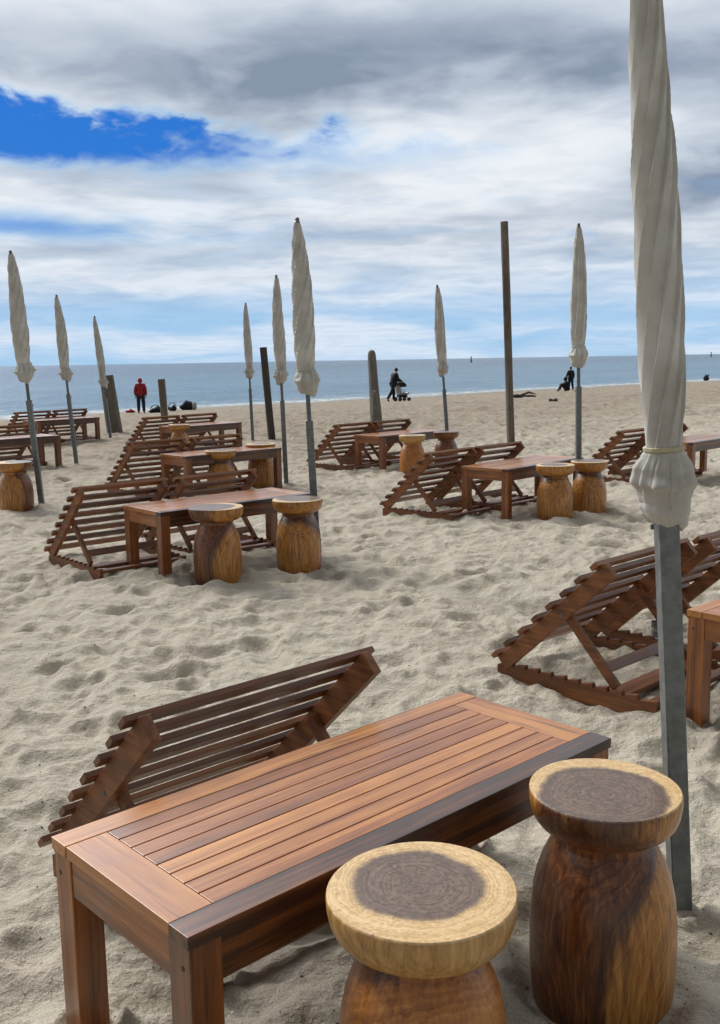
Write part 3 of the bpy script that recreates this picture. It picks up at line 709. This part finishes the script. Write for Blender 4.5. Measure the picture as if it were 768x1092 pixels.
# ------------------------------------------------------------------ weathered posts
def post_mat(name, lo, hi):
    m, g, b = newmat(name); p = g.n('ShaderNodeTexCoord').outputs['Object']
    q = g.vm('MULTIPLY', p, (1, 1, 0.06)); f = g.noise(q, 28, 6, 0.7, 0.3); bl = g.noise(p, 3, 4, 0.6)
    g.put(b.inputs['Base Color'], g.ramp(g.add(g.mul(f, 0.7), g.mul(bl, 0.3)), [(0.32, lo), (0.68, hi)]))
    b.inputs['Roughness'].default_value = 0.9; bump(g, b, f, 0.012, 0.9); return m
grey_post = post_mat('weathered_post', (0.060, 0.048, 0.036), (0.24, 0.205, 0.165)); dark_post = post_mat('dark_post', (0.026, 0.021, 0.016), (0.10, 0.082, 0.062)); pale_post = post_mat('bleached_post', (0.085, 0.078, 0.066), (0.25, 0.235, 0.205))
def make_post(base, tip, r0, r1, mat, label, seed, round_top=False, stub=None, pegs=False):
    rd = random.Random(seed); ax = Vector(tip)-Vector(base); Ln = ax.length
    o = None
    n = max(8, int(Ln*8)); prof = []
    for k in range(n+1):
        t = k/n; prof.append((r0+(r1-r0)*t, -0.4+t*(Ln+0.4)))
    if round_top:
        r_, z_ = prof[-1]; prof[-1] = (r_, z_-r_); prof += [(r_*0.85, z_-r_*0.5), (r_*0.55, z_-r_*0.15), (r_*0.15, z_)]
    p1, p2 = rd.uniform(0, 6), rd.uniform(0, 6)
    fr = lambda t, z, q: q*(1+0.06*math.sin(2*t+p1+z*1.3)+0.04*math.sin(5*t+p2-z*2.1)+0.02*math.sin(11*t+z*9))
    if stub or pegs:
        o = empty('wooden_post', base, 0, label, 'post', 'weathered wooden posts in the sand')
        MB().lathe(prof, 24, fr).build('trunk', mat, o, smooth=True)
        if stub: MB().tube(stub[0], stub[1], 12).build('branch_stub', mat, o, smooth=True)
        if pegs:
            for z in (0.55, 1.0, 1.35, 1.9): MB().tube([(r1*0.6, 0, z), (r1*1.75, -0.01, z+0.01)], 0.012, 8).build('peg', mat, o, smooth=True)
    else:
        o = MB().lathe(prof, 24, fr).build('wooden_post', mat, None, smooth=True); o.location = base
        tag(o, label, 'post', 'weathered wooden posts in the sand')
    o.rotation_euler = ax.to_track_quat('Z', 'Y').to_euler()
    return o
make_post((2.53, 16.5, 0), (2.40, 16.5, 3.56), 0.070, 0.058, grey_post, 'tall thin weathered post rising well above the horizon, right of centre', 1, pegs=True)
make_post((0.38, 20.5, -0.05), (0.29, 20.5, 1.60), 0.135, 0.085, pale_post, 'thick round topped driftwood post with a side stub', 2, True, stub=([(0.10, 0, 0.35), (0.21, 0, 0.62), (0.235, 0, 0.83)], [0.08, 0.065, 0.04]))
make_post((-1.61, 18.43, 0), (-1.72, 18.43, 1.66), 0.075, 0.062, dark_post, 'thin dark leaning post between two central parasols', 3)
p4 = at(176, 449)
make_post((p4[0], p4[1], float(base_h(*p4))-0.02), (p4[0]-0.05, p4[1], float(base_h(*p4))+1.16), 0.105, 0.10, grey_post, 'short flat topped post right of the person in the red jacket', 4)
make_post((-5.15, 21.0, 0), (-5.25, 21.0, 1.17), 0.16, 0.135, grey_post, 'thick short post left of the person in the red jacket', 5)

# ------------------------------------------------------------------ people by the water
def skin_mesh(name, verts, edges, radii, mat, parent, root=0, sub=1, extra=None):
    me = bpy.data.meshes.new(name); me.from_pydata([Vector(v) for v in verts], edges, []); me.update()
    o = link(name, me, parent, mat)
    sk_ = o.modifiers.new('skin', 'SKIN'); sk_.use_smooth_shade = True
    lay = me.skin_vertices[0].data
    for i, r_ in enumerate(radii): lay[i].radius = r_ if hasattr(r_, '__len__') else (r_, r_); lay[i].use_root = (i == root)
    s_ = o.modifiers.new('sub', 'SUBSURF'); s_.levels = sub; s_.render_levels = sub
    return o
skinm = plain('skin', (0.42, 0.25, 0.18), 0.55, 0, 0.08); hairm = plain('hair', (0.03, 0.02, 0.016), 0.7, 0, 0.2)
redm = plain('red_jacket_fabric', (0.30, 0.008, 0.012), 0.75, 0, 0.25, 9); navy = plain('dark_trousers', (0.014, 0.016, 0.030), 0.85, 0, 0.2, 9)
blackf = plain('black_fabric', (0.010, 0.011, 0.014), 0.85, 0, 0.3, 9); shoem = plain('dark_shoes', (0.012, 0.012, 0.012), 0.6)
palef = plain('pale_fabric', (0.36, 0.37, 0.35), 0.85, 0, 0.1, 9)
def make_person(px, py, rz, label, pose, jacket, trousers, jname, hood=False, height=1.72, loc=None):
    x, y = at(px, py) if loc is None else loc
    r = empty('person', (x, y, gz(x, y)-0.01), rz, label, 'person')
    J = dict(pose); k = height/1.75
    J = {a: Vector(v)*k for a, v in J.items()}
    names = ['pelvis', 'waist', 'chest', 'neck', 'head0', 'head1', 'shL', 'elL', 'wrL', 'haL', 'shR', 'elR', 'wrR', 'haR', 'hipL', 'knL', 'anL', 'toL', 'hipR', 'knR', 'anR', 'toR']
    idx = {n: i for i, n in enumerate(names)}
    E = [('pelvis', 'waist'), ('waist', 'chest'), ('chest', 'neck'), ('neck', 'head0'), ('head0', 'head1'), ('chest', 'shL'), ('shL', 'elL'), ('elL', 'wrL'), ('wrL', 'haL'), ('chest', 'shR'), ('shR', 'elR'), ('elR', 'wrR'), ('wrR', 'haR'), ('pelvis', 'hipL'), ('hipL', 'knL'), ('knL', 'anL'), ('anL', 'toL'), ('pelvis', 'hipR'), ('hipR', 'knR'), ('knR', 'anR'), ('anR', 'toR')]
    rad = dict(pelvis=.105, waist=.10, chest=.12, neck=.052, head0=.078, head1=.082, shL=.060, elL=.042, wrL=.028, haL=.035, shR=.060, elR=.042, wrR=.028, haR=.035, hipL=.082, knL=.056, anL=.040, toL=.034, hipR=.082, knR=.056, anR=.040, toR=.034)
    skin_mesh('body', [J[n] for n in names], [(idx[a], idx[b]) for a, b in E], [rad[n]*k for n in names], skinm, r)
    def sub_(names_, edges_, radii_, mat, nm):
        ii = {n: i for i, n in enumerate(names_)}
        return skin_mesh(nm, [J[n] for n in names_], [(ii[a], ii[b]) for a, b in edges_], [q*k for q in radii_], mat, r)
    J['hem'] = J['pelvis']+(J['pelvis']-J['waist']).normalized()*0.10*k
    jk = sub_(['hem', 'pelvis', 'waist', 'chest', 'shL', 'elL', 'wrL', 'shR', 'elR', 'wrR', 'neck'], [('hem', 'pelvis'), ('pelvis', 'waist'), ('waist', 'chest'), ('chest', 'neck'), ('chest', 'shL'), ('shL', 'elL'), ('elL', 'wrL'), ('chest', 'shR'), ('shR', 'elR'), ('elR', 'wrR')],
         [.20, .20, .185, .175, .105, .085, .070, .105, .085, .070, .085], jacket, jname)
    sub_(['pelvis', 'hipL', 'knL', 'anL', 'hipR', 'knR', 'anR'], [('pelvis', 'hipL'), ('hipL', 'knL'), ('knL', 'anL'), ('pelvis', 'hipR'), ('hipR', 'knR'), ('knR', 'anR')], [.14, .120, .095, .075, .120, .095, .075], trousers, 'trousers')
    for s_ in 'LR':
        sub_(['an'+s_, 'to'+s_], [('an'+s_, 'to'+s_)], [.055, .046], shoem, 'shoe')
    hd = J['head1']; hv = (J['head1']-J['head0']).normalized()
    if hood: MB().ball(hd-hv*0.03*k+Vector((0, -0.015, 0)), 0.118*k, (0.95, 1.05, 1.2), 2).build('hood', jacket, jk, smooth=True)
    else: MB().ball(hd+hv*0.015*k+Vector((0, -0.018, 0)), 0.100*k, (0.92, 1.05, 1.05), 2).build('hair', hairm, r, smooth=True)
    # face and fingers (the face looks along +y)
    f = MB(); c = hd-hv*0.02*k
    f.ball(c+Vector((0, 0.088*k, -0.01)), 0.016*k, (0.8, 1.2, 1.4), 1); f.build('nose', skinm, r, smooth=True)
    for s_ in 'LR':
        w = J['wr'+s_]; h = J['ha'+s_]; d = (h-w).normalized(); side = d.cross(Vector((0, 1, 0.2))).normalized()
        for q in range(4):
            o_ = side*0.018*(q-1.5); l_ = (0.062, 0.072, 0.068, 0.052)[q]
            MB().tube([h+o_, h+o_+d*l_*0.6, h+o_+d*l_+Vector((0, 0.012, 0))], [0.009, 0.008, 0.006], 6).build('finger', skinm, r, smooth=True)
        MB().tube([w+d*0.03, w+d*0.05+Vector((0, 0.03, 0)), w+d*0.085+Vector((0, 0.045, 0))], [0.011, 0.010, 0.008], 6).build('thumb', skinm, r, smooth=True)
    return r
STAND = dict(pelvis=(0, 0, .95), waist=(0, .01, 1.10), chest=(0, 0, 1.34), neck=(0, 0, 1.49), head0=(0, .015, 1.58), head1=(0, .02, 1.66),
    shL=(-.19, 0, 1.41), elL=(-.25, -.03, 1.14), wrL=(-.25, .04, .90), haL=(-.245, .06, .83), shR=(.19, 0, 1.41), elR=(.25, -.03, 1.14), wrR=(.25, .04, .90), haR=(.245, .06, .83),
    hipL=(-.10, 0, .88), knL=(-.12, .02, .50), anL=(-.13, 0, .09), toL=(-.14, .16, .04), hipR=(.10, 0, .88), knR=(.12, .02, .50), anR=(.13, 0, .09), toR=(.14, .16, .04))
make_person(151, 440.5, R(8), 'person standing in a red hooded jacket and dark trousers, facing the sea', STAND, redm, navy, 'jacket', hood=True, height=1.72)
WALK = dict(STAND); WALK.update(chest=(0, .10, 1.33), neck=(0, .15, 1.47), head0=(0, .19, 1.55), head1=(0, .21, 1.63), shL=(-.19, .10, 1.40), shR=(.19, .10, 1.40), waist=(0, .05, 1.10),
    elL=(-.22, .18, 1.14), wrL=(-.20, .42, 1.04), haL=(-.19, .49, 1.03), elR=(.22, .18, 1.14), wrR=(.20, .42, 1.04), haR=(.19, .49, 1.03),
    knL=(-.10, .10, .50), anL=(-.10, .08, .09), toL=(-.10, .24, .04), knR=(.10, -.14, .52), anR=(.11, -.42, .14), toR=(.11, -.30, .04))
make_person(419.5, 428.5, R(-62), 'person dressed in black leaning forward to push a pushchair along the beach', WALK, blackf, blackf, 'coat', height=1.78)
STEADY = dict(STAND); STEADY.update(elL=(-.27, .06, 1.16), wrL=(-.22, .22, .98), haL=(-.20, .28, .94), knR=(.16, .03, .50), anR=(.22, 0, .09), toR=(.24, .15, .04))
p3 = at(608.5, 416)
make_person(0, 0, R(20), 'person standing in dark clothes on the right part of the beach behind a seated figure', STEADY, blackf, blackf, 'jacket', height=1.66, loc=p3)
SIT = dict(STAND); SIT.update(pelvis=(0, 0, .13), waist=(0, .02, .27), chest=(0, .05, .50), neck=(0, .08, .64), head0=(0, .11, .72), head1=(0, .13, .80),
    shL=(-.18, .06, .56), elL=(-.22, .26, .42), wrL=(-.14, .42, .46), haL=(-.10, .48, .46), shR=(.18, .06, .56), elR=(.22, .26, .42), wrR=(.14, .42, .46), haR=(.10, .48, .46),
    hipL=(-.10, .02, .13), knL=(-.12, .36, .44), anL=(-.12, .50, .09), toL=(-.12, .64, .04), hipR=(.10, .02, .13), knR=(.12, .36, .42), anR=(.12, .52, .09), toR=(.12, .66, .04))
SIT = {a: Vector(v)*1.0 for a, v in SIT.items()}
make_person(0, 0, R(85), 'person in dark clothes seated low on the sand in front of the standing figure', SIT, blackf, blackf, 'jacket', hood=True, height=1.95, loc=(p3[0]-0.30, p3[1]-0.30))

def make_pushchair(x, y, rz):
    r = empty('pushchair', (x, y, gz(x, y)), rz, 'pushchair with a dark hood and pale basket in front of the person in black', 'pushchair')
    f = MB()
    for sx in (-.22, .22):
        f.tube([(sx, -.42, 1.02), (sx, -.30, .90), (sx, .30, .12)], .013, 8); f.tube([(sx, -.22, .14), (sx, .12, .62)], .013, 8)
    f.tube([(-.22, -.42, 1.02), (.22, -.42, 1.02)], .016, 8)
    f.build('frame', steel_dark, r, smooth=True)
    m = MB(); m.prism([(-.20, .36), (.25, .32), (.38, .42), (.36, .48), (.22, .42), (-.08, .46), (-.24, .84), (-.30, .82)], -.19, .19); m.build('seat', palef, r, 0.01)
    MB().prism([(-.30, .86), (-.22, .98), (-.02, 1.02), (.16, .92), (.20, .76), (-.22, .74)], -.21, .21).build('hood', blackf, r, 0.03)
    MB().prism([(-.20, .20), (.22, .20), (.26, .34), (-.22, .34)], -.17, .17).build('basket', blackf, r, 0.01)
    for sx in (-.24, .24):
        for sy in (-.24, .30):
            w = MB(); w.tube([(sx-.018, sy, .11), (sx+.018, sy, .11)], .11, 20); w.build('wheel', black_plastic, r, smooth=True)
    return r
pc = at(419.5, 428.5); make_pushchair(pc[0]+0.46, pc[1]+0.26, R(-62))

# ------------------------------------------------------------------ small things on the beach
def lump(name, px, py, size, mat, label, cat, rz=0, seed=0, parts=None, group=None):
    x, y = at(px, py); rd = random.Random(seed)
    m = MB(); m.ball((0, 0, size[2]*0.42), 1.0, (size[0]/2, size[1]/2, size[2]/2), 3)
    p1, p2, p3_ = rd.uniform(0, 6), rd.uniform(0, 6), rd.uniform(0, 6)
    for v in m.bm.verts:
        c = v.co; u = c.x/size[0]*6
        c.z *= 1+0.22*math.sin(u+p1)+0.12*math.sin(2.3*u+p2); c.y *= 1+0.15*math.sin(1.7*u+p3_); c.z += 0.05*size[2]*math.sin(9*c.x/size[0]+7*c.y/size[1])
    z0 = gz(x, y)
    if parts:
        r = empty(name, (x, y, z0), rz, label, cat, group); m.build(parts[0], mat, r, smooth=True); parts[1](r)
    else:
        r = m.build(name, mat, None, smooth=True); r.location = (x, y, z0); r.rotation_euler = (0, 0, rz); tag(r, label, cat, group)
    return r
def straps(r):
    MB().tube([(-.25, -.02, .22), (-.10, 0, .40), (.12, 0, .40), (.25, -.02, .22)], .02, 8).build('handle', blackf, r, smooth=True)
lump('holdall', 166, 440, (0.66, 0.45, 0.30), blackf, 'low dark bag on the sand just right of the person in the red jacket', 'bag', 0.2, 1, ('bag_body', straps))
lump('rucksack', 184, 438, (0.48, 0.35, 0.28), blackf, 'small dark rucksack right of the short post, between two bigger bags', 'bag', -0.3, 2, ('bag_body', straps))
def flap(r):
    MB().ball((0.36, -0.10, 0.20), 0.20, (0.7, 0.9, 1.15), 2).build('pale_pocket', palef, r, smooth=True)
    straps(r)
lump('beach_bag', 200, 437, (0.82, 0.5, 0.44), blackf, 'largest dark bag near the waterline, with a pale pocket on its right end', 'bag', 0.15, 3, ('bag_body', flap))
lump('towel', 139, 440, (0.50, 0.4, 0.16), redm, 'crumpled red towel on the sand left of the person in the red jacket', 'towel', 0.3, 4)
wood_wet = post_mat('wet_driftwood', (0.03, 0.024, 0.02), (0.09, 0.07, 0.055))
def limb(r): MB().tube([(-.1, 0, .10), (.25, .05, .22), (.55, .08, .14)], [.05, .045, .02], 8).build('branch', wood_wet, r, smooth=True)
lump('driftwood', 558, 424, (1.15, 0.30, 0.15), wood_wet, 'dark driftwood lying on the sand right of the tall thin post', 'driftwood', 0.1, 5, ('log', limb))
lump('beach_stone', 590, 429, (0.30, 0.22, 0.12), wood_wet, 'small dark stone on open sand below the seated figure', 'stone', 0, 6)
def fin(r): MB().tube([(0, 0, .1), (.25, 0, .55)], [.10, .06], 8).build('strap_end', blackf, r, smooth=True)
lump('sack', 753, 406, (0.55, 0.45, 0.50), blackf, 'tiny dark sack at the waterline near the right edge', 'sack', 0.2, 7, ('sack_body', fin))
# channel marks out at sea
def buoy(az_px, dist, h, label):
    x = (az_px-384)/F_PX*dist
    r = empty('channel_marker', (x, dist, SEA), 0, label, 'buoy', 'channel markers out at sea')
    MB().lathe([(h*.20, -.3), (h*.22, h*.10), (h*.13, h*.2), (h*.07, h*.75), (h*.05, h*.8)], 12).build('float', black_plastic, r, smooth=True)
    MB().lathe([(h*.12, h*.8), (h*.12, h*.95), (h*.02, h*1.0)], 10).build('top_mark', black_plastic, r, smooth=True)
buoy(504, 600, 3.4, 'tiny channel marker on the sea left of the tall thin post')
buoy(757, 900, 4.2, 'tiny channel marker on the horizon at the right edge')
# cup half hidden behind the big parasol pole
cx_, cy_ = at(702, 676)
r = empty('cup', (cx_, cy_, gz(cx_, cy_)-0.004), 0, 'small grey metal cup on the sand behind the big parasol pole', 'cup')
MB().lathe([(0.030, 0), (0.033, 0.004), (0.036, 0.085), (0.037, 0.088), (0.034, 0.088), (0.031, 0.01), (0.002, 0.008)], 24).build('cup_wall', steel, r, smooth=True)
MB().lathe([(0.0355, 0.045), (0.0362, 0.046), (0.0362, 0.060), (0.0355, 0.061)], 24).build('band', palef, r, smooth=True)

# pebbles, shell grit and crumbs of seaweed: nobody could count them
def grit(name, n, lo, hi, cols, seed, rng, flat=0.6):
    rd = random.Random(seed); V, Fc, T = [], [], []
    base = [(1, 0, 0), (-1, 0, 0), (0, 1, 0), (0, -1, 0), (0, 0, 1), (0, 0, -1)]; fs = [(0, 2, 4), (2, 1, 4), (1, 3, 4), (3, 0, 4), (2, 0, 5), (1, 2, 5), (3, 1, 5), (0, 3, 5)]
    pts = []
    for i in range(n):
        rr = rng[0]*(rng[1]/rng[0])**rd.random(); th = R(rd.uniform(-27, 27)); pts.append((rr*math.sin(th), rr*math.cos(th)))
    zs = ground_z(np.array([p[0] for p in pts]), np.array([p[1] for p in pts]))
    for (x, y), z in zip(pts, zs):
        s = lo*(hi/lo)**rd.random(); q = Matrix.Rotation(rd.uniform(0, 6), 3, 'Z'); k = len(V); sx, sy = rd.uniform(.6, 1.3), rd.uniform(.6, 1.3)
        for b_ in base: v = q @ Vector((b_[0]*sx*s*rd.uniform(.7, 1.1), b_[1]*sy*s, b_[2]*flat*s)); V.append((x+v.x, y+v.y, z+v.z+s*0.15))
        Fc += [tuple(a+k for a in f) for f in fs]
    me = bpy.data.meshes.new(name); me.from_pydata(V, [], Fc); me.update()
    o = link(name, me, None, plain(name+'_colour', cols, 0.8, 0, 0.5, 5)); tag(o, kind='stuff'); return o
o = grit('pebbles', 1500, 0.0016, 0.006, (0.13, 0.11, 0.095), 1, (1.2, 12)); tag(o, 'small dark pebbles and grit scattered over the near sand', 'pebbles')
o = grit('shell_fragments', 350, 0.0016, 0.006, (0.66, 0.62, 0.56), 2, (1.2, 10)); tag(o, 'pale shell fragments scattered over the near sand', 'shells')
